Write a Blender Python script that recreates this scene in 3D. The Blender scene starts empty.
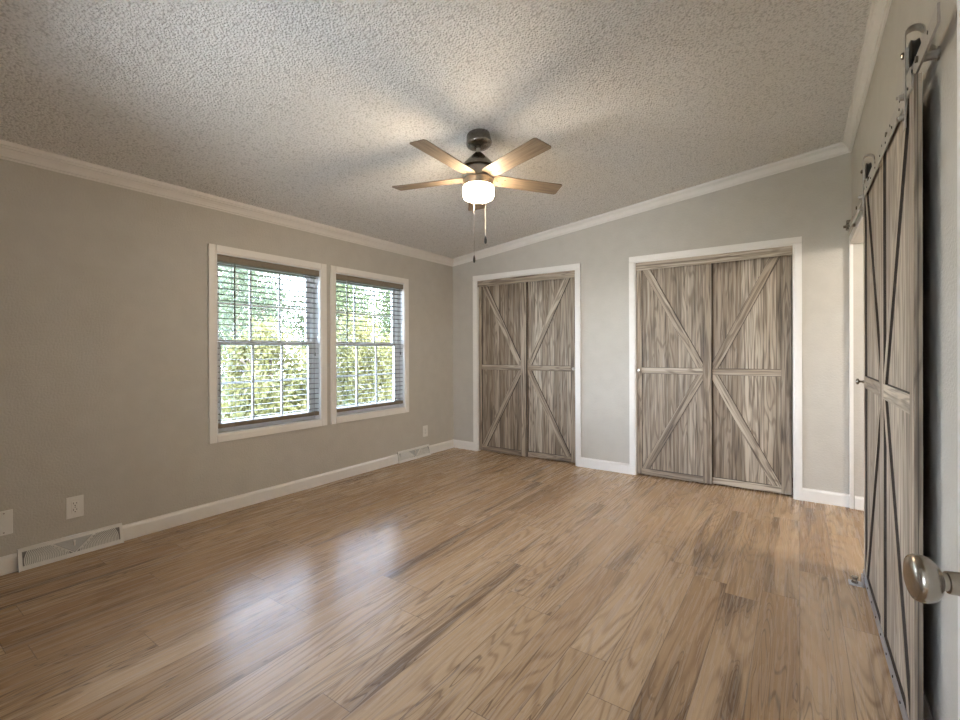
import bpy, bmesh, math, random
from mathutils import Vector, Matrix
import numpy as np
random.seed(7)
C = bpy.context.scene.collection
sc = bpy.context.scene
PI = math.pi

# ------------------------------------------------------------------ room numbers
H = 1.1962                       # eye height
D, L, R = 4.417, 3.5146, .3265   # back wall y, left wall -x, right wall x
CS, C0 = .1147, 2.2408            # ceiling slope (rises to the right), underside of crown at left wall
CE0 = C0 + .079                  # ceiling height at the left wall
def ceil_z(x): return CE0 + CS * (x + L)

# ------------------------------------------------------------------ camera, sky, sun, exposure
def make_camera():
    yaw, pitch, roll, f = .6128, -.0027, .0042, 453.88
    fx = Vector((-math.sin(yaw), math.cos(yaw), 0)); rt = Vector((math.cos(yaw), math.sin(yaw), 0)); up = Vector((0, 0, 1))
    fw = fx * math.cos(pitch) + up * math.sin(pitch); u2 = up * math.cos(pitch) - fx * math.sin(pitch)
    r3 = rt * math.cos(roll) - u2 * math.sin(roll); u3 = rt * math.sin(roll) + u2 * math.cos(roll)
    cd = bpy.data.cameras.new('camera'); co = bpy.data.objects.new('camera', cd); C.objects.link(co)
    m = Matrix((r3, u3, -fw)).transposed().to_4x4(); m.translation = Vector((0, 0, H)); co.matrix_world = m
    cd.sensor_width = 36; cd.lens = 36 * f / 960; cd.shift_y = -8 / 960; cd.clip_start = .01; cd.clip_end = 200
    sc.camera = co
make_camera()

SKY = 25.0
LAMP = 105
w = bpy.data.worlds.new('sky'); sc.world = w; w.use_nodes = True
nt = w.node_tree; nt.nodes.clear()
wo = nt.nodes.new('ShaderNodeOutputWorld'); wb = nt.nodes.new('ShaderNodeBackground')
tc = nt.nodes.new('ShaderNodeTexCoord'); sx = nt.nodes.new('ShaderNodeSeparateXYZ'); rp = nt.nodes.new('ShaderNodeValToRGB')
rp.color_ramp.elements[0].position = .0; rp.color_ramp.elements[0].color = (.80, .875, 1, 1)
rp.color_ramp.elements[1].position = .7; rp.color_ramp.elements[1].color = (.50, .65, 1, 1)
nt.links.new(tc.outputs['Generated'], sx.inputs[0]); nt.links.new(sx.outputs['Z'], rp.inputs[0])
nt.links.new(rp.outputs[0], wb.inputs[0]); wb.inputs[1].default_value = SKY; nt.links.new(wb.outputs[0], wo.inputs[0])

sd = bpy.data.lights.new('sun', 'SUN'); sd.energy = 9; sd.color = (1, .93, .78); sd.angle = .01
so = bpy.data.objects.new('sun', sd); C.objects.link(so); so.location = (8, -3, 12)
so.rotation_euler = Vector((-.65, -.2, -.73)).to_track_quat('-Z', 'Y').to_euler()

sc.view_settings.view_transform = 'Standard'; sc.view_settings.look = 'None'
sc.view_settings.exposure = .42; sc.view_settings.gamma = 1; sc.view_settings.use_curve_mapping = False
sc.cycles.use_denoising = True
sc.cycles.max_bounces = 10; sc.cycles.diffuse_bounces = 6; sc.cycles.transparent_max_bounces = 24
sc.cycles.sample_clamp_indirect = 8

# ------------------------------------------------------------------ materials
def new_mat(name):
    m = bpy.data.materials.new(name); m.use_nodes = True
    t = m.node_tree; return m, t, t.nodes['Principled BSDF']
class N:
    """tiny node helper"""
    def __init__(s, t): s.t = t
    def n(s, k, **kw):
        x = s.t.nodes.new(k)
        for a, b in kw.items(): setattr(x, a, b)
        return x
    def put(s, sock, v):
        if hasattr(v, 'is_output') or isinstance(v, bpy.types.NodeSocket): s.t.links.new(v, sock)
        else: sock.default_value = v
    def math(s, op, a, b=0., c=None):
        x = s.n('ShaderNodeMath', operation=op); s.put(x.inputs[0], a); s.put(x.inputs[1], b)
        if c is not None: s.put(x.inputs[2], c)
        return x.outputs[0]
    def sep(s, v):
        x = s.n('ShaderNodeSeparateXYZ'); s.put(x.inputs[0], v); return x.outputs
    def comb(s, a, b, c):
        x = s.n('ShaderNodeCombineXYZ'); s.put(x.inputs[0], a); s.put(x.inputs[1], b); s.put(x.inputs[2], c); return x.outputs[0]
    def noise(s, v, scale=1., detail=2., rough=.5, dist=0.):
        x = s.n('ShaderNodeTexNoise'); s.put(x.inputs['Vector'], v); x.inputs['Scale'].default_value = scale
        x.inputs['Detail'].default_value = detail; x.inputs['Roughness'].default_value = rough; x.inputs['Distortion'].default_value = dist
        return x.outputs['Fac']
    def white(s, v):
        x = s.n('ShaderNodeTexWhiteNoise', noise_dimensions='3D'); s.put(x.inputs['Vector'], v); return x.outputs['Value'], x.outputs['Color']
    def ramp(s, f, stops):
        x = s.n('ShaderNodeValToRGB'); cr = x.color_ramp
        while len(cr.elements) < len(stops): cr.elements.new(.5)
        for e, (p, c) in zip(cr.elements, stops):
            e.position = p; e.color = (*c, 1) if len(c) == 3 else c
        s.put(x.inputs[0], f); return x.outputs[0]
    def mix(s, f, a, b, mode='MIX'):
        x = s.n('ShaderNodeMix', data_type='RGBA', blend_type=mode); s.put(x.inputs[0], f)
        s.put(x.inputs[6], a if not isinstance(a, tuple) else (*a, 1)); s.put(x.inputs[7], b if not isinstance(b, tuple) else (*b, 1))
        return x.outputs[2]
    def maprange(s, v, a, b, c, d):
        x = s.n('ShaderNodeMapRange'); s.put(x.inputs[0], v)
        for i, q in enumerate((a, b, c, d)): x.inputs[i + 1].default_value = q
        return x.outputs[0]
    def bump(s, h, strength, dist, bs):
        x = s.n('ShaderNodeBump'); x.inputs['Strength'].default_value = strength; x.inputs['Distance'].default_value = dist
        s.put(x.inputs['Height'], h); s.t.links.new(x.outputs[0], bs.inputs['Normal'])
    def obj(s): return s.n('ShaderNodeTexCoord').outputs['Object']

def plain(name, col, rough=.5, metal=0., spec=.5, noise=0., bumps=0., nscale=40):
    m, t, b = new_mat(name); n = N(t)
    b.inputs['Roughness'].default_value = rough; b.inputs['Metallic'].default_value = metal
    b.inputs['Specular IOR Level'].default_value = spec
    if noise or bumps:
        f = n.noise(n.obj(), nscale, 3)
        if noise:
            lo = tuple(c * (1 - noise) for c in col); hi = tuple(min(1, c * (1 + noise)) for c in col)
            t.links.new(n.ramp(f, [(.3, lo), (.7, hi)]), b.inputs['Base Color'])
        else: b.inputs['Base Color'].default_value = (*col, 1)
        if bumps: n.bump(f, bumps, .002, b)
    else: b.inputs['Base Color'].default_value = (*col, 1)
    return m

def mat_wall():
    m, t, b = new_mat('greige_wall_paint'); n = N(t); o = n.obj()
    f = n.noise(o, 95, 3, .55); g = n.noise(o, 9, 3)
    t.links.new(n.ramp(g, [(.3, (.495, .464, .412)), (.7, (.525, .493, .439))]), b.inputs['Base Color'])
    b.inputs['Roughness'].default_value = .55; b.inputs['Specular IOR Level'].default_value = .3
    n.bump(f, .6, .0045, b); return m
def mat_ceiling():
    m, t, b = new_mat('popcorn_ceiling'); n = N(t); o = n.obj()
    v = n.n('ShaderNodeTexVoronoi'); v.inputs['Scale'].default_value = 92; t.links.new(o, v.inputs['Vector'])
    f = n.noise(o, 165, 2, .6); big = n.noise(o, 38, 2)
    g = n.math('ADD', n.math('MULTIPLY', n.math('SUBTRACT', 1., v.outputs['Distance']), .75), n.math('ADD', n.math('MULTIPLY', f, .55), n.math('MULTIPLY', big, .3)))
    t.links.new(n.ramp(n.maprange(g, .55, 1.2, 0., 1.), [(.0, (.60, .585, .555)), (.30, (.77, .755, .725)), (1., (.85, .835, .805))]), b.inputs['Base Color'])
    b.inputs['Roughness'].default_value = .9; b.inputs['Specular IOR Level'].default_value = .1
    n.bump(g, 1., .010, b); return m
def mat_floor():
    m, t, b = new_mat('oak_laminate_planks'); n = N(t); X, Y, Z = n.sep(n.obj())[:3]
    PW, PL = .152, 1.22
    cx = n.math('DIVIDE', X, PW); col = n.math('FLOOR', cx); fx = n.math('SUBTRACT', cx, col)
    r0, _ = n.white(n.comb(col, 3.3, 7.1))
    cy = n.math('ADD', n.math('DIVIDE', Y, PL), n.math('MULTIPLY', r0, 5.)); row = n.math('FLOOR', cy); fy = n.math('SUBTRACT', cy, row)
    rv, rc = n.white(n.comb(col, row, 1.7)); rr, rg, rb = n.sep(rc)[:3]
    ox = n.math('MULTIPLY', rr, 40.); oy = n.math('MULTIPLY', rg, 40.)
    # cathedral figure: contour lines of a stretched noise
    P1 = n.comb(n.math('ADD', n.math('MULTIPLY', X, 8.0), ox), n.math('ADD', n.math('MULTIPLY', Y, .85), oy), rb)
    fig = n.noise(P1, 1., .8, .45, .12)
    rings = n.math('SINE', n.math('MULTIPLY', fig, 95.))
    rings = n.math('POWER', n.maprange(rings, -.3, 1., 0., 1.), 1.6)
    P2 = n.comb(n.math('ADD', n.math('MULTIPLY', X, 95.), ox), n.math('ADD', n.math('MULTIPLY', Y, 3.0), oy), rb)
    fib = n.noise(P2, 1., 3., .6, .3)
    P3 = n.comb(n.math('ADD', n.math('MULTIPLY', X, 10.), oy), n.math('ADD', n.math('MULTIPLY', Y, .85), ox), rg)
    stk = n.noise(P3, 1., 2., .5, .6)
    base = n.ramp(rv, [(0., (.330, .213, .122)), (.3, (.440, .305, .182)), (.7, (.525, .380, .242)), (1., (.375, .250, .146))])
    fz = n.maprange(n.noise(n.comb(n.math('ADD', n.math('MULTIPLY', X, 9.), oy), n.math('ADD', n.math('MULTIPLY', Y, .8), ox), rb), 1., 2.), .38, .56, .25, 1.)
    base = n.mix(n.math('MULTIPLY', n.math('MULTIPLY', rings, fz), .72), base, (.225, .140, .080))
    base = n.mix(n.maprange(fib, .45, .72, 0., .48), base, (.230, .138, .076))
    base = n.mix(n.maprange(fib, .25, .42, .30, 0.), base, (.60, .44, .30))
    dk = n.math('MULTIPLY', n.maprange(stk, .50, .64, 0., 1.), n.maprange(rb, .45, .85, .10, .85))
    base = n.mix(dk, base, (.145, .094, .058))
    # dark fine lines inside the dark streaks
    dl = n.math('MULTIPLY', n.maprange(n.math('SINE', n.math('MULTIPLY', stk, 150.)), .55, 1., 0., 1.), n.maprange(stk, .49, .60, 0., .60))
    base = n.mix(dl, base, (.075, .047, .030))
    ex = n.math('MINIMUM', fx, n.math('SUBTRACT', 1., fx)); ey = n.math('MULTIPLY', n.math('MINIMUM', fy, n.math('SUBTRACT', 1., fy)), PL / PW)
    e = n.math('MINIMUM', ex, ey); seam = n.maprange(e, .004, .014, 1., 0.)
    base = n.mix(n.math('MULTIPLY', seam, .75), base, (.12, .08, .055))
    t.links.new(base, b.inputs['Base Color'])
    t.links.new(n.maprange(fib, .3, .7, .22, .31), b.inputs['Roughness'])
    b.inputs['Specular IOR Level'].default_value = .45
    n.bump(n.math('SUBTRACT', n.math('MULTIPLY', fib, .12), seam), .12, .001, b); return m
def mat_barn(name, planks=True, tint=1.):
    """weathered grey-brown oak, grain along local z"""
    m, t, b = new_mat(name); n = N(t); X, Y, Z = n.sep(n.obj())[:3]
    oi = n.n('ShaderNodeObjectInfo'); rnd = n.math('MULTIPLY', oi.outputs['Random'], 50.)
    A = n.math('ADD', X, n.math('MULTIPLY', Y, .8))
    if planks:
        wob = n.noise(n.comb(n.math('ADD', n.math('MULTIPLY', A, 2.), rnd), 0., 0.), 1., 1.)
        c = n.math('FLOOR', n.math('ADD', n.math('DIVIDE', A, .078), n.math('MULTIPLY', wob, 3.)))
    else: c = n.math('FLOOR', rnd)
    pv, pc = n.white(n.comb(c, rnd, 2.)); pr, pg, pb = n.sep(pc)[:3]
    off = n.math('ADD', n.math('MULTIPLY', pr, 30.), rnd)
    fig = n.noise(n.comb(n.math('ADD', n.math('MULTIPLY', A, 12.), off), n.math('ADD', n.math('MULTIPLY', Z, 1.25), off), pg), 1., 1.0, .5, .4)
    rings = n.maprange(n.math('SINE', n.math('MULTIPLY', fig, 44.)), .25, 1., 0., 1.)
    fib = n.noise(n.comb(n.math('ADD', n.math('MULTIPLY', A, 62.), off), n.math('ADD', n.math('MULTIPLY', Z, 2.2), off), pg), 1., 2.5, .6, .3)
    stk = n.noise(n.comb(n.math('ADD', n.math('MULTIPLY', A, 22.), off), n.math('ADD', n.math('MULTIPLY', Z, .8), off), pb), 1., 2., .55, .4)
    base = n.ramp(pv, [(0., (.265 * tint, .207 * tint, .148 * tint)), (.5, (.395 * tint, .322 * tint, .243 * tint)), (1., (.510 * tint, .436 * tint, .345 * tint))])
    base = n.mix(n.maprange(stk, .44, .66, 0., .60), base, (.135, .100, .070))
    base = n.mix(n.math('MULTIPLY', rings, .55), base, (.120, .088, .062))
    base = n.mix(n.maprange(fib, .51, .68, 0., .85), base, (.085, .062, .044))
    base = n.mix(n.maprange(fib, .28, .44, .40, 0.), base, (.56, .50, .42))
    if planks:
        A2 = n.math('ADD', n.math('DIVIDE', A, .078), n.math('MULTIPLY', wob, 3.)); fr = n.math('FRACT', A2)
        base = n.mix(n.maprange(n.math('MINIMUM', fr, n.math('SUBTRACT', 1., fr)), .0, .035, .75, 0.), base, (.06, .045, .033))
    t.links.new(base, b.inputs['Base Color']); b.inputs['Roughness'].default_value = .5; b.inputs['Specular IOR Level'].default_value = .4
    n.bump(fib, .25, .001, b); return m
def mat_blade():
    m, t, b = new_mat('fan_blade_veneer'); n = N(t); X, Y, Z = n.sep(n.obj())[:3]
    f = n.noise(n.comb(n.math('MULTIPLY', X, 5.), n.math('MULTIPLY', Y, 120.), Z), 1., 3.)
    t.links.new(n.ramp(f, [(.3, (.125, .092, .062)), (.7, (.235, .178, .122))]), b.inputs['Base Color'])
    b.inputs['Roughness'].default_value = .55; b.inputs['Specular IOR Level'].default_value = .25; return m
def mat_glass():
    m, t, b = new_mat('window_glass'); n = N(t); t.nodes.remove(b)
    tr = n.n('ShaderNodeBsdfTransparent'); tr.inputs[0].default_value = (.96, .98, .97, 1)
    gl = n.n('ShaderNodeBsdfGlossy'); gl.inputs['Roughness'].default_value = .02
    mx = n.n('ShaderNodeMixShader'); fr = n.n('ShaderNodeFresnel'); fr.inputs[0].default_value = 1.3
    t.links.new(fr.outputs[0], mx.inputs[0]); t.links.new(tr.outputs[0], mx.inputs[1]); t.links.new(gl.outputs[0], mx.inputs[2])
    t.links.new(mx.outputs[0], t.nodes['Material Output'].inputs[0]); return m
def mat_leaf(name, cols):
    m, t, b = new_mat(name); n = N(t)
    f = n.noise(n.obj(), 2.6, 3); 
    g = n.noise(n.obj(), 21, 2)
    t.links.new(n.ramp(n.math('ADD', n.math('MULTIPLY', f, .6), n.math('MULTIPLY', g, .4)), [(.35, cols[0]), (.5, cols[1]), (.63, cols[2])]), b.inputs['Base Color'])
    b.inputs['Roughness'].default_value = .6
    tl = n.n('ShaderNodeBsdfTranslucent'); tl.inputs[0].default_value = (*cols[2], 1)
    mx = n.n('ShaderNodeMixShader'); mx.inputs[0].default_value = .35
    t.links.new(b.outputs[0], mx.inputs[1]); t.links.new(tl.outputs[0], mx.inputs[2])
    t.links.new(mx.outputs[0], t.nodes['Material Output'].inputs[0]); return m
def mat_lamp():
    m, t, b = new_mat('lit_frosted_glass'); n = N(t)
    b.inputs['Base Color'].default_value = (.9, .85, .75, 1); b.inputs['Emission Color'].default_value = (1, .80, .57, 1)
    b.inputs['Emission Strength'].default_value = LAMP; return m
M = dict(
    wall=mat_wall(), ceiling=mat_ceiling(), floor=mat_floor(),
    trim=plain('white_trim_paint', (.78, .755, .715), .35, noise=.015, nscale=15),
    crown=plain('crown_paint', (.74, .71, .665), .4, noise=.015, nscale=15),
    vinyl=plain('white_vinyl', (.80, .82, .84), .35, noise=.01),
    slat=plain('blind_slat_grey', (.090, .092, .090), .45, noise=.03),
    taupe=plain('taupe_blind_rail', (.20, .165, .12), .45, noise=.06, nscale=30),
    wand=plain('blind_wand_grey', (.16, .18, .17), .3, noise=.05),
    barn=mat_barn('weathered_oak_boards'), rail=mat_barn('weathered_oak_trim', False, 1.08),
    shade_edge=plain('painted_shade_board_edge', (.045, .034, .026), .7, noise=.2),  # shade painted into the board sides, not a stain of the wood
    edge=plain('dark_board_gap', (.02, .017, .014), .8, noise=.2),
    nickel=plain('brushed_nickel', (.42, .39, .35), .28, 1., noise=.08, nscale=90),
    knob=plain('satin_nickel_knob', (.33, .295, .25), .24, 1., noise=.05, nscale=60),
    dnickel=plain('dark_brushed_nickel', (.27, .25, .22), .25, 1., noise=.10, nscale=60),
    steel=plain('flat_track_steel', (.46, .435, .40), .5, .55, noise=.08, nscale=80),
    alu=plain('door_bottom_channel', (.50, .50, .52), .4, .8, noise=.06, nscale=60),
    screw=plain('dark_screw', (.05, .045, .04), .4, .7, noise=.1),
    rubber=plain('black_wheel_nylon', (.012, .012, .012), .35, noise=.2),
    blade=mat_blade(), glass=mat_glass(), lamp=mat_lamp(),
    plate=plain('white_plastic', (.76, .74, .70), .35, noise=.01), slot=plain('dark_slot', (.03, .028, .025), .7, noise=.1),
    register=plain('white_register_enamel', (.74, .725, .69), .4, noise=.02), regin=plain('register_interior', (.26, .25, .235), .7, noise=.2),
    plategrey=plain('register_damper_grey', (.46, .46, .45), .45, noise=.05, nscale=200),
    doorwhite=plain('entry_door_white', (.74, .72, .69), .4, noise=.015, nscale=12),
    siding=plain('outside_siding', (.6, .6, .58), .6, noise=.05),
    grass=plain('outside_grass', (.11, .115, .05), .9, noise=.4, nscale=3),
    bark=plain('bark', (.12, .09, .065), .85, noise=.3, nscale=25),
)

# ------------------------------------------------------------------ mesh helpers
class MB:
    def __init__(s): s.bm = bmesh.new()
    def box(s, x0, x1, y0, y1, z0, z1, mi=0):
        v = [s.bm.verts.new((x, y, z)) for x in (x0, x1) for y in (y0, y1) for z in (z0, z1)]
        for f in ((0, 1, 3, 2), (4, 6, 7, 5), (0, 4, 5, 1), (2, 3, 7, 6), (0, 2, 6, 4), (1, 5, 7, 3)):
            s.bm.faces.new([v[i] for i in f]).material_index = mi
        return s
    def sweep(s, prof, p0, p1, u, v, mi=0):
        p0, p1, u, v = map(Vector, (p0, p1, u, v))
        a = [s.bm.verts.new(p0 + u * q[0] + v * q[1]) for q in prof]; b = [s.bm.verts.new(p1 + u * q[0] + v * q[1]) for q in prof]
        k = len(prof)
        for i in range(k): s.bm.faces.new((a[i], a[(i + 1) % k], b[(i + 1) % k], b[i])).material_index = mi
        s.bm.faces.new(a[::-1]).material_index = mi; s.bm.faces.new(b).material_index = mi
        return s
    def lathe(s, prof, seg=32, origin=(0, 0, 0), axis=(0, 0, 1)):
        q = Vector((0, 0, 1)).rotation_difference(Vector(axis).normalized()); o = Vector(origin)
        rings = []
        for r, z in prof:
            if r < 1e-6: rings.append([s.bm.verts.new(o + q @ Vector((0, 0, z)))])
            else: rings.append([s.bm.verts.new(o + q @ Vector((r * math.cos(2 * PI * i / seg), r * math.sin(2 * PI * i / seg), z))) for i in range(seg)])
        for a, b in zip(rings, rings[1:]):
            for i in range(seg):
                j = (i + 1) % seg
                if len(a) == 1 and len(b) == 1: continue
                if len(a) == 1: s.bm.faces.new((a[0], b[j], b[i]))
                elif len(b) == 1: s.bm.faces.new((a[i], a[j], b[0]))
                else: s.bm.faces.new((a[i], a[j], b[j], b[i]))
        return s
    def cyl(s, p0, p1, r, seg=16):
        p0, p1 = Vector(p0), Vector(p1); d = p1 - p0
        return s.lathe([(0, 0), (r, 0), (r, d.length), (0, d.length)], seg, p0, d)
    def done(s, name, mats, parent=None, smooth=False, bevel=0., loc=None, rot=None):
        bm = s.bm; bmesh.ops.recalc_face_normals(bm, faces=bm.faces)
        me = bpy.data.meshes.new(name); bm.to_mesh(me); bm.free()
        for mm in (mats if isinstance(mats, (list, tuple)) else [mats]): me.materials.append(mm)
        if smooth:
            for p in me.polygons: p.use_smooth = True
            try: me.set_sharp_from_angle(angle=math.radians(38))
            except Exception: pass
        o = bpy.data.objects.new(name, me); C.objects.link(o)
        if parent: o.parent = parent
        if loc is not None: o.location = loc
        if rot is not None: o.rotation_euler = rot
        if bevel:
            b = o.modifiers.new('bevel', 'BEVEL'); b.width = bevel; b.segments = 2; b.limit_method = 'ANGLE'
        return o
def struct(o): o['kind'] = 'structure'; return o
def tag(o, label, cat, group=None):
    o['label'] = label; o['category'] = cat
    if group: o['group'] = group
    return o
def empty(name, loc=(0, 0, 0), rz=0, parent=None):
    o = bpy.data.objects.new(name, None); C.objects.link(o); o.location = loc; o.rotation_euler = (0, 0, rz); o.empty_display_size = .1
    if parent: o.parent = parent
    return o
def thing(name, label, cat, loc=(0, 0, 0), rz=0, group=None): return tag(empty(name, loc, rz), label, cat, group)
def copy_tree(o, parent=None):
    c = o.copy(); C.objects.link(c)
    if parent: c.parent = parent
    for ch in list(o.children): copy_tree(ch, c)
    return c

# ------------------------------------------------------------------ room shell
TOP = 3.3
def wall_top_box(mb, x0, x1, y0, y1, z0=0.):
    """box whose top follows the ceiling slope, pushed a little into the ceiling slab"""
    e = .03
    v = [mb.bm.verts.new(p) for p in ((x0, y0, z0), (x1, y0, z0), (x1, y1, z0), (x0, y1, z0),
         (x0, y0, ceil_z(x0) + e), (x1, y0, ceil_z(x1) + e), (x1, y1, ceil_z(x1) + e), (x0, y1, ceil_z(x0) + e))]
    for f in ((0, 3, 2, 1), (4, 5, 6, 7), (0, 1, 5, 4), (1, 2, 6, 5), (2, 3, 7, 6), (3, 0, 4, 7)): mb.bm.faces.new([v[i] for i in f])
XR = 1.75                                                             # far side of the room beyond the barn door
YF = -.10                                                             # front wall (behind the viewer)
WT = .12
struct(MB().box(-L - .14, XR + .12, -1.7, D + .85, -.12, 0).done('floor', M['floor']))
mb = MB(); x0, x1 = -L - .14, XR + .12
v = [mb.bm.verts.new((x, y, ceil_z(x) + dz)) for x in (x0, x1) for y in (-1.7, D + .85) for dz in (0, .12)]
for f in ((0, 1, 3, 2), (4, 6, 7, 5), (0, 4, 5, 1), (2, 3, 7, 6), (0, 2, 6, 4), (1, 5, 7, 3)): mb.bm.faces.new([v[i] for i in f])
struct(mb.done('ceiling', M['ceiling']))
WIN = [(1.621, 2.510), (2.671, 3.566)]; WZ0, WZ1 = .585, 1.927
mb = MB(); xa, xb = -L - .14, -L
mb.box(xa, xb, -1.7, WIN[0][0], 0, C0); mb.box(xa, xb, WIN[0][1], WIN[1][0], 0, C0); mb.box(xa, xb, WIN[1][1], D + .85, 0, C0)
for a, b in WIN: mb.box(xa, xb, a, b, 0, WZ0); mb.box(xa, xb, a, b, WZ1, C0)
mb.box(xa, xb, -1.7, D + .85, C0, CE0 + .012)
struct(mb.done('wall_left', M['wall']))
# back wall with the two closet openings
CL = [(-3.141, -1.894), (-1.282, -.038)]; CZ = 2.033
mb = MB(); ya, yb = D, D + WT
wall_top_box(mb, -L, CL[0][0], ya, yb); wall_top_box(mb, CL[0][1], CL[1][0], ya, yb); wall_top_box(mb, CL[1][1], R + .02, ya, yb)
for a, b in CL: wall_top_box(mb, a, b, ya, yb, CZ)
struct(mb.done('wall_back', M['wall']))
mb = MB(); wall_top_box(mb, -L, XR, D + .72, D + .84); wall_top_box(mb, -1.64, -1.58, D + WT, D + .72); wall_top_box(mb, R, R + .08, D + WT, D + .72)
struct(mb.done('wall_closets', M['wall']))
# right wall, doorway beyond the barn door
OY0, OY1, OZ = 3.16, 4.382, 1.986
mb = MB(); wall_top_box(mb, R, R + .11, YF, OY0); wall_top_box(mb, R, R + .11, OY0, D, OZ)
struct(mb.done('wall_right', M['wall']))
mb = MB(); wall_top_box(mb, R + .004, XR, 4.394, D + .02); wall_top_box(mb, XR, XR + .12, 2.0, D + .02); wall_top_box(mb, R + .11, XR, 2.0, 2.1)
struct(mb.done('wall_bathroom', M['wall']))
# front wall with the entry doorway, and the hall behind it
EX0, EX1, EZ = -.52, .262, 2.05
FILL_FW = (-2.30, -1.10)                                                   # unseen window added in the front wall to brighten the room
mb = MB(); wall_top_box(mb, -L, FILL_FW[0], YF - .1, YF); wall_top_box(mb, FILL_FW[1], EX0, YF - .1, YF); mb.box(FILL_FW[0], FILL_FW[1], YF - .1, YF, 0, WZ0); wall_top_box(mb, FILL_FW[0], FILL_FW[1], YF - .1, YF, WZ1); wall_top_box(mb, EX1, R + .11, YF - .1, YF); wall_top_box(mb, EX0, EX1, YF - .1, YF, EZ)
struct(mb.done('wall_front', M['wall']))
FILL_HW = (-1.15, -.60)                                                     # unseen hall window added behind the viewer for fill daylight
mb = MB(); wall_top_box(mb, -1.3, FILL_HW[0], -1.7, -1.6); wall_top_box(mb, FILL_HW[1], 1.1, -1.7, -1.6); mb.box(FILL_HW[0], FILL_HW[1], -1.7, -1.6, 0, WZ0); wall_top_box(mb, FILL_HW[0], FILL_HW[1], -1.7, -1.6, WZ1); wall_top_box(mb, -1.3, -1.2, -1.6, YF - .1); wall_top_box(mb, 1.0, 1.1, -1.6, YF - .1)
struct(mb.done('wall_hall', M['wall']))

# crown moulding
def crown_prof(slope):
    t = .079
    return [(0, 0), (.009, 0), (.010, .009), (.017, .011), (.018, .020), (.024, .034), (.037, .049), (.046, .053), (.047, .061), (.056, .063), (.058, .074), (.058, t + slope * .058 + .004), (0, t + .004)]
n_tr = [0]
def trim(mb, mat='trim', bevel=0.):
    n_tr[0] += 1; return struct(mb.done('trim_%d' % n_tr[0], M[mat], bevel=bevel))
trim(MB().sweep(crown_prof(CS), (-L, YF, C0), (-L, D, C0), (1, 0, 0), (0, 0, 1)), 'crown')
C1 = C0 + CS * (R + L)
trim(MB().sweep(crown_prof(0), (-L, D, C0), (R, D, C1), (0, -1, 0), (0, 0, 1)), 'crown')
trim(MB().sweep(crown_prof(-CS), (R, YF, C1), (R, D, C1), (-1, 0, 0), (0, 0, 1)), 'crown')
# baseboards
BB = [(0, 0), (.014, 0), (.014, .078), (.011, .086), (.005, .092), (.004, .098), (0, .098)]
def baseboard(name, spans):
    mb = MB()
    for p0, p1, u in spans: mb.sweep(BB, p0, p1, u, (0, 0, 1))
    return struct(mb.done(name, M['trim']))
CW = .057                                                             # casing width
baseboard('baseboard_left', [((-L, YF, 0), (-L, .576, 0), (1, 0, 0)), ((-L, 1.037, 0), (-L, 3.455, 0), (1, 0, 0)), ((-L, 3.94, 0), (-L, D, 0), (1, 0, 0))])
baseboard('baseboard_back', [((-L, D, 0), (CL[0][0] - CW, D, 0), (0, -1, 0)), ((CL[0][1] + CW, D, 0), (CL[1][0] - CW, D, 0), (0, -1, 0)), ((CL[1][1] + CW, D, 0), (R, D, 0), (0, -1, 0))])
baseboard('baseboard_right', [((R, YF, 0), (R, OY0 - .06, 0), (-1, 0, 0))])
baseboard('baseboard_bathroom', [((R + .012, 4.394, 0), (XR, 4.394, 0), (0, -1, 0))])
# casings round the closets: head and two legs, slightly moulded
CP = [(0, 0), (CW, 0), (CW, .016), (.012, .014), (.006, .010), (0, .008)]
for a, b in CL:
    mb = MB()
    mb.sweep(CP, (a, D, 0), (a, D, CZ), (-1, 0, 0), (0, -1, 0)); mb.sweep(CP, (b, D, 0), (b, D, CZ), (1, 0, 0), (0, -1, 0))
    mb.sweep(CP, (a - CW, D, CZ), (b + CW, D, CZ), (0, 0, 1), (0, -1, 0))
    mb.box(a, a + .004, D - .006, D + WT, 0, CZ); mb.box(b - .004, b, D - .006, D + WT, 0, CZ); mb.box(a, b, D - .006, D + WT, CZ - .004, CZ)
    trim(mb)
mb = MB()                                                             # casing of the doorway behind the barn door
mb.box(R - .016, R + .006, OY1, D, 0, OZ + .058); mb.box(R - .016, R, OY0 - .058, OY0, 0, OZ + .058); mb.box(R - .016, R, OY0, OY1, OZ, OZ + .058)
mb.box(R, R + .11, OY0, OY0 + .004, 0, OZ); mb.box(R, R + .11, OY0, OY1, OZ - .004, OZ)
trim(mb)
mb = MB(); mb.box(EX0 - .057, EX0, YF, YF + .015, 0, EZ + .057); mb.box(EX0, EX1, YF, YF + .015, EZ, EZ + .057)
trim(mb)

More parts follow.
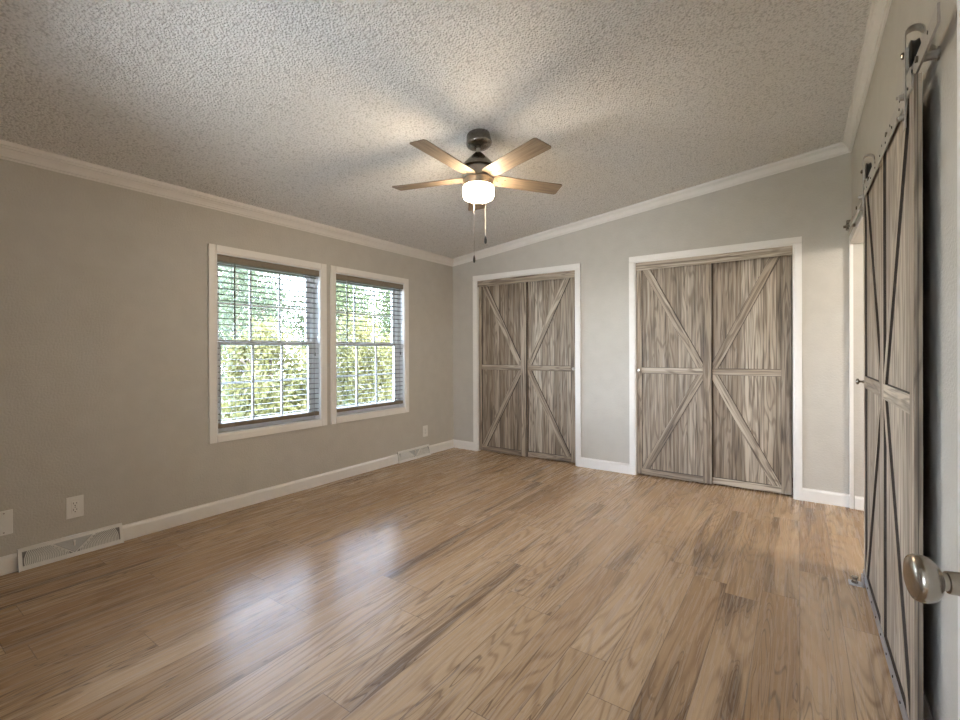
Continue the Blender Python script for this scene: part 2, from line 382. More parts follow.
# ------------------------------------------------------------------ windows
def window(i, y0, y1):
    root = struct(empty('window_%d' % i, (-L, (y0 + y1) / 2, WZ0)))
    W, Hh = y1 - y0, WZ1 - WZ0; hw = W / 2
    c = .057; m = MB()                                                # picture-frame casing, local: x out of wall, y along, z up
    WP = [(0, 0), (c, 0), (c, .015), (.010, .013), (.004, .009), (0, .008)]
    m.sweep(WP, (0, -hw, -c), (0, -hw, Hh + c), (0, -1, 0), (1, 0, 0)); m.sweep(WP, (0, hw, -c), (0, hw, Hh + c), (0, 1, 0), (1, 0, 0))
    m.sweep(WP, (0, -hw, Hh), (0, hw, Hh), (0, 0, 1), (1, 0, 0)); m.sweep(WP, (0, -hw, 0), (0, hw, 0), (0, 0, -1), (1, 0, 0))
    m.done('casing', M['trim'], root)
    m = MB(); a = .006                                                # reveal lining
    m.box(-.14, .004, -hw, -hw + a, 0, Hh); m.box(-.14, .004, hw - a, hw, 0, Hh); m.box(-.14, .004, -hw + a, hw - a, Hh - a, Hh); m.box(-.14, .004, -hw + a, hw - a, 0, a)
    m.done('jamb', M['vinyl'], root)
    f = .035; m = MB()
    m.box(-.14, -.070, -hw + a, -hw + f, a, Hh - a); m.box(-.14, -.070, hw - f, hw - a, a, Hh - a); m.box(-.14, -.070, -hw + f, hw - f, Hh - f, Hh - a); m.box(-.14, -.070, -hw + f, hw - f, a, f)
    m.done('frame', M['vinyl'], root, bevel=.002)
    mid = 1.268 - WZ0
    def sash(name, z0, z1, x0, x1):
        s = .032; m = MB(); h2 = hw - f
        m.box(x0, x1, -h2, -h2 + s, z0, z1); m.box(x0, x1, h2 - s, h2, z0, z1); m.box(x0, x1, -h2 + s, h2 - s, z0, z0 + s + .008); m.box(x0, x1, -h2 + s, h2 - s, z1 - s - .006, z1)
        so_ = m.done(name, M['vinyl'], root, bevel=.002)
        xm = (x0 + x1) / 2; MB().box(xm - .002, xm + .002, -h2 + s, h2 - s, z0 + s, z1 - s).done('pane', M['glass'], so_)
        g = MB(); t = .008; yy0, yy1, zz0, zz1 = -h2 + s, h2 - s, z0 + s + .008, z1 - s - .006
        for k in (1, 2):
            y = yy0 + (yy1 - yy0) * k / 3; g.box(xm - .006, xm + .006, y - t, y + t, zz0, zz1)
        z = (zz0 + zz1) / 2; g.box(xm - .0055, xm + .0055, yy0, yy1, z - t, z + t)
        g.done('muntin_grid', M['vinyl'], so_)
    sash('upper_sash', mid - .02, Hh - f, -.136, -.108); sash('lower_sash', f, mid + .02, -.104, -.076)
    return root
for i, (a, b) in enumerate(WIN): window(i + 1, a, b)
fill_window_3 = window(3, -(FILL_FW[1] - FILL_FW[0]) / 2, (FILL_FW[1] - FILL_FW[0]) / 2)  # made-up window, lets extra sky light into the room
fill_window_3.location = ((FILL_FW[0] + FILL_FW[1]) / 2, YF, WZ0); fill_window_3.rotation_euler = (0, 0, PI / 2)
fill_window_4 = window(4, -(FILL_HW[1] - FILL_HW[0]) / 2, (FILL_HW[1] - FILL_HW[0]) / 2)  # second made-up window, sends fill light through the entry doorway
fill_window_4.location = ((FILL_HW[0] + FILL_HW[1]) / 2, -1.6, WZ0); fill_window_4.rotation_euler = (0, 0, PI / 2)

# ------------------------------------------------------------------ blinds
def blind(y0, y1, label):
    root = thing('window_blind', label, 'blind', (-L, (y0 + y1) / 2, WZ0), 0, 'horizontal slat blinds')
    hw = (y1 - y0) / 2 - .010; Hh = WZ1 - WZ0
    MB().box(-.062, -.002, -hw - .002, hw + .002, Hh - .058, Hh - .009).done('headrail', M['taupe'], root, bevel=.003)
    m = MB(); zb, zt = .100, Hh - .075; n = 27
    for k in range(n):
        z = zb + (zt - zb) * k / (n - 1); cx = -.033
        prof = [(-.024, -.0016), (0, .0004), (.024, -.0016), (.024, .0010), (0, .0032), (-.024, .0010)]
        m.sweep(prof, (cx, -hw + .004, z), (cx, hw - .004, z), (1, 0, .03), (0, 0, 1))
    m.done('slats', M['slat'], root)
    MB().box(-.058, -.008, -hw + .002, hw - .002, .042, .074).done('bottom_rail', M['taupe'], root, bevel=.003)
    m = MB()
    for y in (-hw + .13, hw - .13):
        for x in (-.0075, -.0585): m.cyl((x, y, .06), (x, y, Hh - .05), .0012, 6)
    m.done('ladder_cord', M['slat'], root)
    m = MB(); m.cyl((-.004, -hw + .125, .705), (-.004, -hw + .125, Hh - .06), .0065, 8)
    m.done('tilt_wand', M['wand'], root)
    m = MB(); m.cyl((-.003, hw - .055, .05), (-.003, hw - .055, Hh - .06), .0016, 6); m.cyl((-.003, hw - .045, .60), (-.003, hw - .045, Hh - .06), .0016, 6)
    m.lathe([(0, 0), (.006, .003), (.007, .02), (.003, .035), (0, .036)], 10, (-.003, hw - .045, .57))
    m.done('lift_cord', M['wand'], root)
blind(*WIN[0], 'grey slat blind with taupe headrail in the left window')
blind(*WIN[1], 'grey slat blind with taupe headrail in the right window, nearer the room corner')

# ------------------------------------------------------------------ barn style doors
def rot_board(name, parent, p0, p1, width, y0, y1, over=0.):
    """a board from p0 to p1 (local x,z), grain along its length (local z of the part)"""
    d = Vector((p1[0] - p0[0], 0, p1[1] - p0[1])); Ln = d.length + 2 * over; ang = math.atan2(d.x, d.z)
    m = MB().box(-width / 2, width / 2, y0, y1, -Ln / 2, Ln / 2)
    for i_ in (0, 1, 4, 5): m.bm.faces.ensure_lookup_table(); m.bm.faces[i_].material_index = 1  # side faces get the painted shade colour
    gp = .0030; m.box(-width / 2 - gp, width / 2 + gp, y1 - .0014, y1, -Ln / 2, Ln / 2, 1)  # thin dark strip behind the board, drawn as its shadow outline
    return m.done(name, [M['rail'], M['shade_edge']], parent, loc=((p0[0] + p1[0]) / 2, 0, (p0[1] + p1[1]) / 2), rot=(0, ang, 0))
def clipped_brace(parent, p0, p1, wdt, y0, y1, rect):
    """diagonal board clipped to the field rectangle so it dies against stiles and rails"""
    d = Vector((p1[0] - p0[0], p1[1] - p0[1])); Ln = d.length; ang = math.atan2(d.x, d.y)
    c = Vector(((p0[0] + p1[0]) / 2, (p0[1] + p1[1]) / 2)); u = d / Ln; nrm = Vector((u.y, -u.x))
    xa, xb, za, zb = rect
    def clip(poly, inside, cut):
        out = []
        for i in range(len(poly)):
            a, b = poly[i], poly[(i + 1) % len(poly)]
            if inside(a): out.append(a)
            if inside(a) != inside(b): out.append(cut(a, b))
        return out
    mb = MB(); q = Matrix.Rotation(-ang, 3, 'Y')
    for w2, ya, yb, mi in ((wdt, y0, y1, 0), (wdt + .006, y1 - .0014, y1 + .0001, 1)):   # the board, and a wider dark strip behind it that paints its shadow line
        poly = [c + u * a * (Ln / 2 + .3) + nrm * b * w2 / 2 for a, b in ((-1, -1), (1, -1), (1, 1), (-1, 1))]
        for ax, val, sg in ((0, xa, 1), (0, xb, -1), (1, za, 1), (1, zb, -1)):
            poly = clip(poly, lambda p: (p[ax] - val) * sg >= 0, lambda a, b: a + (b - a) * ((val - a[ax]) / (b[ax] - a[ax])))
        loc = [q @ Vector((p.x - c.x, 0, p.y - c.y)) for p in poly]
        f = [mb.bm.verts.new((p.x, ya, p.z)) for p in loc]; b = [mb.bm.verts.new((p.x, yb, p.z)) for p in loc]; k = len(f)
        mb.bm.faces.new(f).material_index = mi; mb.bm.faces.new(b[::-1]).material_index = mi
        for i in range(k): mb.bm.faces.new((f[i], b[i], b[(i + 1) % k], f[(i + 1) % k])).material_index = 1  # brace sides carry painted shade as well
    return mb.done('brace', [M['rail'], M['shade_edge']], parent, loc=(c.x, 0, c.y), rot=(0, ang, 0))

def k_panel(root, x0, x1, z0, z1, ls, rs, centre, th, rel, railw=.055, mid=None, bw=.062, toprail=True, botw=None):
    botw = botw or railw
    """boards on a slab: stiles, rails and two diagonals meeting at the centre side ('r' or 'l'). local front is -y"""
    mid = mid if mid is not None else (z0 + z1) / 2
    fy0, fy1 = 0., rel + .001
    if ls: rot_board('stile', root, (x0 + ls / 2, z0), (x0 + ls / 2, z1), ls, fy0, fy1)
    if rs: rot_board('stile', root, (x1 - rs / 2, z0), (x1 - rs / 2, z1), rs, fy0, fy1)
    a, b = x0 + ls, x1 - rs
    zt = z1 - railw if toprail else z1
    if toprail: rot_board('rail', root, (a, z1 - railw / 2), (b, z1 - railw / 2), railw, fy0, fy1)
    rot_board('rail', root, (a, mid), (b, mid), railw, fy0, fy1)
    rot_board('rail', root, (a, z0 + botw / 2), (b, z0 + botw / 2), botw, fy0, fy1)
    g = .0008
    up = (a + g, b - g, mid + railw / 2 + g, zt - g); lo = (a + g, b - g, z0 + botw + g, mid - railw / 2 - g)
    o_, c_ = (a, b) if centre == 'r' else (b, a); s = 1 if centre == 'r' else -1
    clipped_brace(root, (o_ + s * .03, zt - .0), (c_ - s * .02, mid + railw / 2 + .02), bw, fy0 + .0005, fy1, up)
    clipped_brace(root, (o_ + s * .03, z0 + botw), (c_ - s * .02, mid - railw / 2 - .02), bw, fy0 + .0005, fy1, lo)

def closet_door(x0, x1, y, label, centre, ls, rs, pull=None):
    w_ = x1 - x0; z0, z1 = .012, 1.985
    root = thing('sliding_closet_door', label, 'door', ((x0 + x1) / 2, y, 0), 0, 'plank sliding closet doors')
    MB().box(-w_ / 2, w_ / 2, .011, .031, z0, z1).done('panel', M['barn'], root)
    k_panel(root, -w_ / 2, w_ / 2, z0, z1, ls, rs, centre, .02, .011, mid=1.003, toprail=False)
    if pull is not None:
        k = MB().lathe([(0, 0), (.006, 0), (.006, .012), (.015, .017), (.017, .023), (.014, .028), (0, .030)], 20, (pull, 0, 1.003), (0, -1, 0))
        k.done('pull_knob', M['nickel'], root, smooth=True)
    return root
Y1, Y2 = D + .018, D + .054
for k, (a, b) in enumerate(CL):
    mid = (a + b) / 2 + (.028, .030)[k]
    nm = ('left closet nearer the windows', 'right closet')[k]
    g = .007
    closet_door(a + g, mid, Y1, 'grey-brown plank sliding door, front left leaf of the ' + nm, 'r', .045, .070, (None, -(mid - a - g) / 2 + .018)[k])
    closet_door(mid - .035, b - (.010, .013)[k], Y2, 'grey-brown plank sliding door, rear right leaf of the ' + nm, 'l', .035, .070, ((b - .010 - mid + .035) / 2 - .03, None)[k])
    f = MB().box(-.0365, .0365, 0, .016, -(b - a) / 2 + .004, (b - a) / 2 - .004)       # wooden fascia that hides the track
    o = f.done('closet_track_fascia', M['rail'], loc=((a + b) / 2, D - .001, CZ - .041), rot=(0, PI / 2, 0))
    tag(o, 'grey-brown wooden fascia board across the top of the ' + nm + ' opening', 'fascia board', 'closet door fascia boards')

# the big barn door on the right wall: local x runs towards the viewer, local -y faces the room
BY0, BY1, BX, BZ0, BZ1 = 1.800, 3.050, .272, .028, 1.990
def barn_door():
    root = thing('barn_door', 'grey-brown plank barn door hanging open along the right wall', 'door', (BX, (BY0 + BY1) / 2, 0), -PI / 2)
    w_ = BY1 - BY0; hw = w_ / 2
    MB().box(-hw, hw, .0085, .0185, BZ0, BZ1).done('panel', M['barn'], root)
    mid = 1.029
    k_panel(root, -hw, -.001, BZ0, BZ1, .055, .045, 'r', .02, .0085, mid=mid, railw=.060, bw=.05, toprail=False, botw=.034)
    k_panel(root, .001, hw, BZ0, BZ1, .045, .062, 'l', .02, .0085, mid=mid, railw=.060, bw=.05, toprail=False, botw=.034)
    MB().box(hw, hw + .0022, 0, .0185, BZ0, BZ1).done('edge_banding', M['rail'], root)
    ch = MB(); ch.box(-hw, hw, -.004, .0, BZ0 - .004, BZ0 + .034); ch.box(-hw, hw, -.0045, .0185, BZ0 - .008, BZ0 - .0005)
    cho = ch.done('bottom_channel', M['alu'], root)
    tch = MB().box(-hw, hw, -.004, .0, BZ1 - .036, BZ1 + .003).done('top_channel', M['steel'], root)
    for k in range(9):
        xs = -hw + .05 + k * (w_ - .1) / 8; MB().cyl((xs, -.0062, BZ1 - .016), (xs, -.003, BZ1 - .016), .0042, 10).done('screw', M['screw'], tch)
    for k in range(9):
        xs = -hw + .05 + k * (w_ - .1) / 8; MB().cyl((xs, -.0065, BZ0 + .016), (xs, -.003, BZ0 + .016), .0045, 10).done('screw', M['screw'], cho)
    k = MB().lathe([(0, 0), (.007, 0), (.005, .012), (.006, .018), (.015, .022), (.016, .027), (.012, .032), (0, .034)], 20, (-hw + .022, 0, 1.030), (0, -1, 0))
    k.done('pull_knob', M['dnickel'], root, smooth=True)
    # strap hangers: an inverted U over the track with a wheel inside
    for xk in (hw - .088, -hw + .055):
        st = MB(); wdt = .036; r = .0215; zt = 2.150
        pts = [(-.0065, 1.868), (-.0065, zt)] + [(-.0065 + r - r * math.cos(a), zt + r * math.sin(a)) for a in np.linspace(0, PI, 13)[1:-1]] + [(-.0065 + 2 * r, zt), (-.0065 + 2 * r, 2.095)]
        t = .0032
        prev = None
        for i, (yy, zz) in enumerate(pts):
            j0, j1 = max(i - 1, 0), min(i + 1, len(pts) - 1)
            tx, tz = pts[j1][0] - pts[j0][0], pts[j1][1] - pts[j0][1]; ln = math.hypot(tx, tz); nx, nz = -tz / ln * t / 2, tx / ln * t / 2
            ring = [st.bm.verts.new((xx, yy + s_ * nx, zz + s_ * nz)) for xx, s_ in ((xk - wdt / 2, -1), (xk + wdt / 2, -1), (xk + wdt / 2, 1), (xk - wdt / 2, 1))]
            if prev:
                for q in range(4): st.bm.faces.new((prev[q], prev[(q + 1) % 4], ring[(q + 1) % 4], ring[q]))
            else: st.bm.faces.new(ring)
            prev = ring
        st.bm.faces.new(prev[::-1])
        so_ = st.done('hanger_strap', M['steel'], root)
        MB().box(xk - wdt / 2, xk + wdt / 2, -.0048, .0018, 2.040, 2.108).done('guard_block', M['steel'], so_, bevel=.001)
        wz = 2.094
        wh = MB().lathe([(0, -.0115), (.032, -.0115), (.038, -.009), (.035, -.003), (.034, 0), (.035, .003), (.038, .009), (.032, .0115), (0, .0115)], 28, (xk, .0145, wz), (0, 1, 0))
        wh.done('wheel', M['rubber'], so_, smooth=True)
        ax = MB().cyl((xk, -.016, wz), (xk, .036, wz), .0055, 12); ax.lathe([(0, 0), (.010, 0), (.010, .005), (.007, .007), (0, .007)], 6, (xk, -.008, wz), (0, -1, 0))
        ax.done('axle_bolt', M['dnickel'], so_)
        for bz in (1.905, 1.968):
            bo = MB().lathe([(0, 0), (.011, 0), (.011, .003), (.0085, .003), (.0085, .012), (.005, .013), (.005, .018), (0, .018)], 12, (xk, -.008, bz), (0, -1, 0))
            bo.done('bolt', M['steel'], so_)
    return root
barn_door()
def door_track():
    root = thing('barn_door_track', 'long flat metal rail on standoffs above the barn door', 'door track', (R, 2.92, 2.032))
    x0 = BX + .0095 - R; y0, y1 = 1.577 - 2.92, 4.06 - 2.92
    MB().box(x0, x0 + .006, y0, y1, -.027, .023).done('rail', M['steel'], root, bevel=.001)
    for yy in (1.80, 2.36, 2.92, 3.48, 3.96):
        s = MB().cyl((x0 + .006, yy - 2.92, 0), (-.0005, yy - 2.92, 0), .0125, 16); s.cyl((-.006, yy - 2.92, 0), (-.0006, yy - 2.92, 0), .018, 16)
        so_ = s.done('standoff', M['steel'], root)
        MB().lathe([(0, 0), (.010, 0), (.010, .006), (0, .007)], 6, (x0, yy - 2.92, 0), (-1, 0, 0)).done('lag_bolt', M['dnickel'], so_)
    for k in range(12):
        yy = y0 + .10 + k * .205; MB().cyl((x0 - .0012, yy, .006), (x0 + .001, yy, .006), .005, 10).done('screw', M['screw'], root)
    st = MB(); yy = 4.02 - 2.92
    st.box(x0 - .014, x0 + .016, yy - .022, yy + .022, .0232, .050); st.box(x0 - .016, x0 - .0005, yy - .022, yy + .022, -.014, .03); st.cyl((x0 - .03, yy, .01), (x0 - .015, yy, .01), .010, 12)
    st.done('end_stop', M['dnickel'], root, bevel=.002)
door_track()
def floor_guide():
    root = thing('door_guide', 'small metal roller guide on the floor at the far foot of the barn door', 'door guide', (.250, 2.99, 0))
    MB().box(-.045, .019, -.03, .03, 0, .005).done('base_plate', M['alu'], root, bevel=.001)
    m = MB(); m.lathe([(0, 0), (.014, 0), (.014, .006), (.010, .010), (.010, .022), (.014, .026), (.014, .032), (0, .032)], 16, (-.02, 0, .005))
    m.done('roller', M['dnickel'], root, smooth=True)
    m = MB(); m.box(.008, .016, -.028, .028, .005, .05)
    m.done('upright_plate', M['alu'], root, bevel=.001)
floor_guide()

# ------------------------------------------------------------------ entry door (hinged beside the viewer), only its leading edge is in view
def entry_door():
    phi = math.radians(10); ex, ey = .150, .748; wdt = .70
    root = struct(empty('door_1', (ex, ey, 0), 0)); root.rotation_euler = (0, 0, phi)
    root['label'] = 'white entry door standing open at the right edge of the picture'
    # local: -y runs from the leading edge to the hinge, +x is thickness
    m = MB(); m.box(.004, .030, -wdt, 0, .012, 2.03)
    for a, b in ((-.12, 0), (-wdt, -wdt + .11)): m.box(0, .034, a, b, .012, 2.03)
    for a, b in ((.012, .24), (.86, 1.02), (1.88, 2.03)): m.box(0, .034, -wdt + .11, -.12, a, b)
    m.done('door_leaf', M['doorwhite'], root)
    kz, ky = .948, -.064
    k = MB(); k.lathe([(0, 0), (.031, 0), (.031, .003), (.027, .007), (.017, .009), (.0125, .011), (.0115, .032), (.0112, .0335), (.0092, .034), (.0092, .0380),
                       (.0115, .0393), (.0172, .0416), (.0222, .0466), (.0246, .0532), (.0245, .0580), (.0230, .0615), (.0216, .0626), (.0206, .0623), (.0194, .0634), (.012, .0648), (0, .0652)], 48, (0, ky, kz), (-1, 0, 0))
    ko = k.done('door_knob', M['knob'], root, smooth=True); ko['label'] = 'round brushed nickel door knob'
    m = MB(); m.cyl((.0341, ky, kz), (.0365, ky, kz), .03, 20)
    m.done('knob_rose', M['nickel'], root)
entry_door()

# ------------------------------------------------------------------ ceiling fan
def fan():
    fx, fy = -1.626, 2.303; zc = ceil_z(fx)
    root = thing('ceiling_fan', 'five-blade brushed nickel ceiling fan with a lit drum glass shade', 'ceiling fan', (fx, fy, zc))
    z = lambda a: a - zc
    can = MB().lathe([(0, .003), (.069, .003), (.072, -.004), (.078, -.046), (.080, -.056), (.077, -.066), (.064, -.076), (.034, -.083), (.018, -.086), (0, -.086)], 40)
    can.done('canopy', M['dnickel'], root, smooth=True, rot=(0, -math.atan(CS), 0))
    MB().cyl((0, 0, z(2.39)), (0, 0, z(2.47)), .013, 16).done('downrod', M['nickel'], root, smooth=True)
    hs = MB().lathe([(0, z(2.424)), (.022, z(2.423)), (.030, z(2.416)), (.046, z(2.400)), (.074, z(2.372)), (.095, z(2.350)), (.099, z(2.342)), (.099, z(2.332)), (.084, z(2.328)), (0, z(2.328))], 40)
    hs.done('motor_housing', M['dnickel'], root, smooth=True)
    hb = MB().lathe([(0, z(2.3279)), (.078, z(2.3278)), (.078, z(2.316)), (.096, z(2.312)), (.099, z(2.300)), (.099, z(2.268)), (.094, z(2.262)), (0, z(2.262))], 40)
    hb.done('rotor', M['nickel'], root, smooth=True)
    rg = MB().lathe([(0, z(2.2619)), (.088, z(2.2618)), (.093, z(2.256)), (.0935, z(2.218)), (.090, z(2.214)), (0, z(2.214))], 40)
    rg.done('light_ring', M['nickel'], root, smooth=True)
    gl = MB().lathe([(0, z(2.2139)), (.090, z(2.2138)), (.0950, z(2.206)), (.0960, z(2.190)), (.095, z(2.158)), (.088, z(2.142)), (.070, z(2.133)), (.040, z(2.129)), (0, z(2.128))], 40)
    gl.done('glass_shade', M['lamp'], root, smooth=True)
    for k in range(5):
        a = math.radians(342.75 + 72 * k)
        m = MB(); r0, r1 = .085, .562; hw0, hw1, t = .055, .062, .0045
        pts = [(r0, -hw0 * .8), (r0 + .04, -hw0), (r1 - .012, -hw1), (r1 - .002, -hw1 + .008), (r1 + .006, hw1 - .012), (r1 - .004, hw1 - .001), (r1 - .016, hw1), (r0 + .04, hw0), (r0, hw0 * .8)]
        up = [m.bm.verts.new((p[0], p[1], t / 2)) for p in pts]; dn = [m.bm.verts.new((p[0], p[1], -t / 2)) for p in pts]; n = len(pts)
        m.bm.faces.new(up); m.bm.faces.new(dn[::-1])
        for i in range(n): m.bm.faces.new((up[i], dn[i], dn[(i + 1) % n], up[(i + 1) % n]))
        bo = m.done('blade', M['blade'], root)
        bo.location = (0, 0, z(2.267)); bo.rotation_euler = (Matrix.Rotation(math.radians(-2), 3, Vector((.815, .58, 0)).normalized()) @ Matrix.Rotation(a, 3, 'Z') @ Matrix.Rotation(math.radians(-9), 3, 'X')).to_euler()
        ir = MB(); ir.box(.070, .165, -.022, .022, .0024, .0060); ir.box(.150, .185, -.036, .036, .0024, .0058)
        for sx_, sy_ in ((.168, .024), (.168, -.024), (.125, 0)): ir.cyl((sx_, sy_, -.0045), (sx_, sy_, .0023), .004, 8)
        ir.done('blade_iron', M['dnickel'], bo)
    c_, lt = Vector((.58, -.815, 0)), Vector((.815, .58, 0))
    for off, zend, nm in ((c_ * -.090 - lt * .028, 1.775, 'a'), (c_ * .090 + lt * .040, 1.852, 'b')):
        m = MB(); zt = 2.236; m.cyl((off.x * 1.02, off.y * 1.02, z(zend + .03)), (off.x * 1.02, off.y * 1.02, z(zt)), .0012, 6)
        zz = zend + .035
        while zz < zt - .01:
            m.lathe([(0, -.0021), (.0021, 0), (0, .0021)], 6, (off.x * 1.02, off.y * 1.02, z(zz))); zz += .006
        co = m.done('pull_chain', M['nickel'], root)
        p = MB().lathe([(0, 0), (.005, .002), (.008, .012), (.0075, .028), (.004, .044), (.0025, .048), (0, .048)], 14, (off.x * 1.02, off.y * 1.02, z(zend - .015)))
        p.done('pendant', M['screw'], co, smooth=True)
fan()

# ------------------------------------------------------------------ baseboard registers and plates on the left wall
def register(y0, y1, label):
    w_ = y1 - y0; hw = w_ / 2; ht = .118
    root = thing('baseboard_register', label, 'vent', (-L, (y0 + y1) / 2, 0), 0, 'white baseboard registers')
    b0, t0 = .046, .014                                               # depth at floor and at top
    P = lambda s, d=0.: Vector((b0 + (t0 - b0) * s, 0, .004 + (ht - .004) * s)) + Vector((.96, 0, .27)) * d   # point on the sloped face
    m = MB()
    m.sweep([(0, .001), (b0, .001), (b0, .006), (t0, ht), (0, ht)], (0, -hw, 0), (0, -hw + .004, 0), (1, 0, 0), (0, 0, 1))
    m.sweep([(0, .001), (b0, .001), (b0, .006), (t0, ht), (0, ht)], (0, hw - .004, 0), (0, hw, 0), (1, 0, 0), (0, 0, 1))
    m.box(0, t0 + .001, -hw, hw, ht - .003, ht)
    def band(ya, yb, sa, sb, d0=-.003, d1=.0):
        q = [m.bm.verts.new(P(s, d) + Vector((0, y, 0))) for y in (ya, yb) for s in (sa, sb) for d in (d0, d1)]
        for f in ((0, 1, 3, 2), (4, 6, 7, 5), (0, 4, 5, 1), (2, 3, 7, 6), (0, 2, 6, 4), (1, 5, 7, 3)): m.bm.faces.new([q[i] for i in f])
    fr = .016
    band(-hw, hw, .84, 1.0); band(-hw, hw, 0., .20); band(-hw, -hw + fr, .20, .84); band(hw - fr, hw, .20, .84)
    m.done('face_frame', M['register'], root)
    m = MB(); q = [m.bm.verts.new(P(s, -.010) + Vector((0, y, 0))) for y, s in ((-hw + .004, .02), (hw - .004, .02), (hw - .004, .97), (-hw + .004, .97))]; m.bm.faces.new(q)
    q = [m.bm.verts.new(P(s, -.012) + Vector((0, y, 0))) for y, s in ((-hw + .004, .02), (hw - .004, .02), (hw - .004, .97), (-hw + .004, .97))]; m.bm.faces.new(q[::-1])
    m.done('inner_back', M['regin'], root)
    # curved louvre fins fan out from the lower centre
    n = 26
    for sd_ in (-1, 1):
        m = MB()
        for k in range(n):
            yb_ = .022 + (hw - fr - .030) * (k + .6) / n; lean = -.012 - .040 * (1 - k / n); pr = None
            top = .22 + .62
            for i in range(7):
                u = i / 6; s = .20 + .64 * u; yy = (yb_ + lean * (u * u) * 1.0 + .004 * math.sin(PI * u)) 
                lim = .012 + .082 * max(0, (s - .20) / .64)            # keep clear of the centre triangle
                yy = max(yy, lim)
                ring = [m.bm.verts.new(P(s, d) + Vector((0, sd_ * (yy + e), 0))) for e, d in ((-.0022, -.0008), (.0022, -.0008), (.0022, -.006), (-.0022, -.006))]
                if pr:
                    for q_ in range(4): m.bm.faces.new((pr[q_], pr[(q_ + 1) % 4], ring[(q_ + 1) % 4], ring[q_]))
                pr = ring
        m.done('louver_fins', M['register'], root)
    m = MB(); tri = [(0, .22), (.088, .84), (-.088, .84)]
    a = [m.bm.verts.new(P(s, -.0005) + Vector((0, y, 0))) for y, s in tri]; b = [m.bm.verts.new(P(s, -.006) + Vector((0, y, 0))) for y, s in tri]
    m.bm.faces.new(a); m.bm.faces.new(b[::-1])
    for i in range(3): m.bm.faces.new((a[i], b[i], b[(i + 1) % 3], a[(i + 1) % 3]))
    m.done('centre_plate', M['plategrey'], root)
    m = MB()
    for sg in (-1, 1):
        p0 = P(.20, .0) + Vector((0, sg * .004, 0)); p1 = P(.84, .0) + Vector((0, sg * .094, 0)); m.sweep([(-.004, -.004), (.004, -.004), (.004, .001), (-.004, .001)], p0, p1, (0, 1, 0), (.96, 0, .27))
    m.done('centre_rib', M['register'], root)
    m = MB(); pl = P(.62, 0.); m.box(pl.x - .003, pl.x + .012, -.004, .004, pl.z - .010, pl.z + .014); m.cyl((pl.x - .004, .0, pl.z + .014), (pl.x + .008, 0, pl.z + .016), .006, 10)
    m.done('damper_lever', M['plate'], root)
register(.571, 1.040, 'white baseboard register with curved louvers below the outlet, left foreground')
register(3.450, 3.948, 'white baseboard register with curved louvers near the far corner')

def outlet(y, z, label):
    root = thing('electrical_outlet', label, 'outlet', (-L, y, z), 0, 'white wall outlets')
    MB().box(.0, .006, -.040, .040, -.063, .063).done('cover_plate', M['plate'], root, bevel=.002)
    rc = MB().box(.0055, .0085, -.017, .017, -.034, .034).done('receptacle', M['plate'], root, bevel=.001)
    s = MB()
    for zz in (-.019, .019):
        s.box(.0080, .0088, -.0085, -.0060, zz, zz + .010); s.box(.0080, .0088, .0060, .0085, zz + .001, zz + .009); s.cyl((.008, 0, zz - .008), (.0088, 0, zz - .008), .0028, 10)
    s.cyl((.008, 0, 0), (.0089, 0, 0), .0024, 8)
    s.done('slots', M['slot'], rc)
outlet(.815, .281, 'white duplex outlet with dark slots on the wall above the left foreground register')
outlet(3.896, .277, 'white outlet low on the left wall near the far corner')
pl = thing('wall_plate', 'blank white wall plate at the left edge, cut by the frame', 'wall plate', (-L, .498, .277))
MB().box(0, .006, -.0575, .0575, -.066, .066).done('cover_plate', M['plate'], pl, bevel=.002)
for yy in (-.023, .023):
    for zz in (-.052, .052): MB().lathe([(0, 0), (.004, 0), (.003, .0015), (0, .0016)], 10, (.006, yy, zz), (1, 0, 0)).done('screw', M['nickel'], pl)

# ------------------------------------------------------------------ a lamp in the bathroom beyond the doorway
bl = bpy.data.lights.new('bathroom_ceiling_lamp', 'POINT'); bl.energy = 62; bl.color = (1, .94, .85); bl.shadow_soft_size = .12
bo = bpy.data.objects.new('bathroom_ceiling_lamp', bl); C.objects.link(bo); bo.location = (1.5, 3.2, 2.08)

# ------------------------------------------------------------------ outside: lawn and trees
lawn = MB().box(-40, -L - .14, -20, 40, -.75, -.65).done('lawn', M['grass']); struct(lawn)
struct(MB().box(-L - .14, XR + .12, -1.7, D + .85, -.70, -.12).done('trim_foundation', M['siding']))
LEAF = [mat_leaf('green_leaves', [(.020, .034, .008), (.055, .074, .022), (.105, .115, .042)]),
        mat_leaf('blue_green_leaves', [(.026, .040, .017), (.060, .078, .037), (.115, .128, .070)]),
        mat_leaf('yellow_green_leaves', [(.050, .052, .012), (.120, .112, .030), (.195, .170, .062)])]
def crown_mesh(seed, n, rx, rz, zc, size):
    rs = np.random.RandomState(seed)
    nc = 42; cl = rs.normal(size=(nc, 3)); cl /= np.linalg.norm(cl, axis=1)[:, None]; cl *= (rs.uniform(.25, 1, nc) ** .5)[:, None]
    k = rs.randint(0, nc, n); p = cl[k] + rs.normal(size=(n, 3)) * .17
    p = p[np.linalg.norm(p, axis=1) < 1.3]
    p = p * np.array([rx, rx, rz]) + np.array([0, 0, zc])
    p = p[p[:, 2] > .05]; n = len(p)
    a = rs.normal(size=(n, 3)); a /= np.linalg.norm(a, axis=1)[:, None]; b = np.cross(a, rs.normal(size=(n, 3))); b /= np.linalg.norm(b, axis=1)[:, None]
    s = size * rs.uniform(.6, 1.3, n)[:, None]
    v = np.stack([p - a * s, p + b * s * .45, p + a * s, p - b * s * .45], 1).reshape(-1, 3)
    me = bpy.data.meshes.new('crown'); me.from_pydata(v.tolist(), [], np.arange(n * 4).reshape(-1, 4).tolist()); me.update(); return me
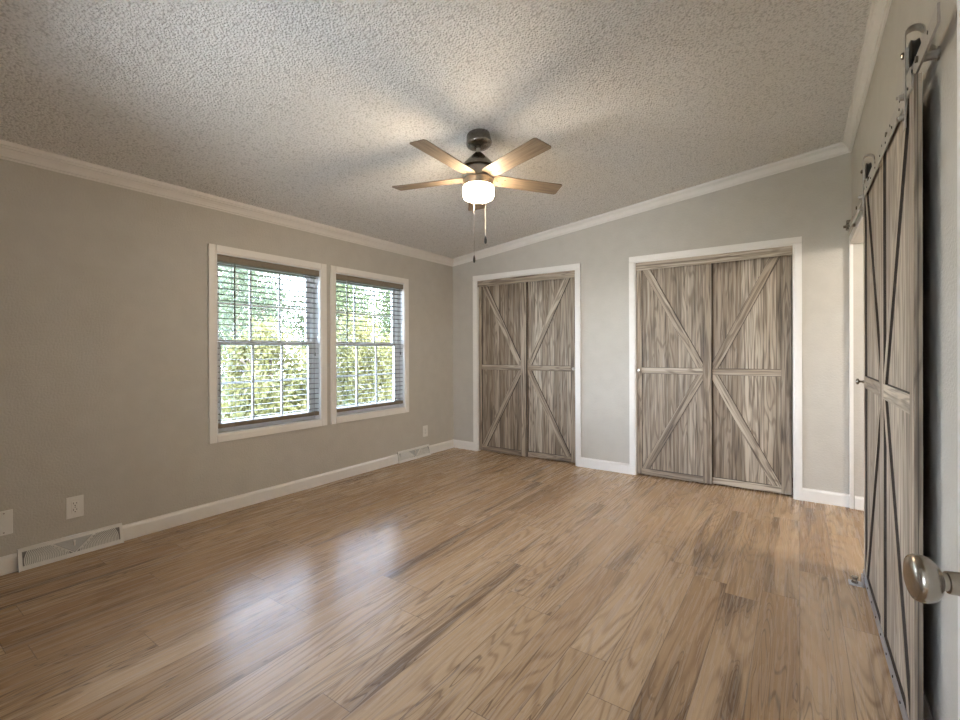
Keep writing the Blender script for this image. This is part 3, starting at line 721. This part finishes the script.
def tree(x, y, h, rx, kind, seed, label, group, n=9000, size=.05):
    root = thing('tree' if kind != 2 else 'shrub', label, 'tree' if kind != 2 else 'shrub', (x, y, -.65), 0, group)
    me = crown_mesh(seed, n, rx, h * .46, h * .52, size); me.materials.append(LEAF[kind])
    o = bpy.data.objects.new('foliage', me); C.objects.link(o); o.parent = root
    m = MB(); m.lathe([(0, 0), (.10, 0), (.06, h * .4), (.02, h * .85), (0, h * .85)], 8)
    rnd = random.Random(seed)
    for i in range(7):
        a = rnd.uniform(0, 2 * PI); z0 = h * rnd.uniform(.2, .6); d = Vector((math.cos(a), math.sin(a), .8)) * rx * .7
        m.cyl((0, 0, z0), Vector((0, 0, z0)) + d, .018, 6)
    m.done('trunk', M['bark'], root)
T1, T2 = 'trees beyond the windows', 'shrubs beyond the windows'
tree(-10.5, 5.3, 4.4, .98, 1, 1, 'blue-green tree outside, seen through the left part of the left window', T1)
tree(-10.5, 8.1, 4.8, .98, 0, 2, 'green tree outside, straight beyond the strip of wall between the windows', T1)
tree(-10.5, 10.9, 5.2, .98, 0, 3, 'green tree outside, seen through the right part of the right window', T1)
tree(-14.8, 7.9, 5.0, 1.3, 1, 4, 'blue-green tree half hidden behind nearer foliage outside the left window', T1)
tree(-14.8, 11.6, 5.8, 1.3, 1, 8, 'blue-green tree half hidden behind nearer foliage at left of the right window', T1)
tree(-14.8, 15.3, 5.8, 1.3, 0, 9, 'green tree half hidden behind nearer foliage at right of the right window', T1)
tree(-7.4, 4.3, 2.3, .72, 2, 5, 'yellow-green shrub low outside the left window', T2)
tree(-7.4, 6.4, 2.6, .72, 2, 6, 'yellow-green shrub low outside the right window', T2)
tree(-19.5, 9.6, 6.2, 1.85, 1, 11, 'tall blue-green tree at the back of the trees outside the left window', T1, 16000, .07)
tree(-19.5, 14.6, 7.2, 1.85, 0, 12, 'tall tree at the back of the trees outside both windows', T1, 16000, .07)
tree(-19.5, 19.6, 7.2, 1.85, 0, 13, 'tall tree at the back of the trees outside the right window', T1, 16000, .07)
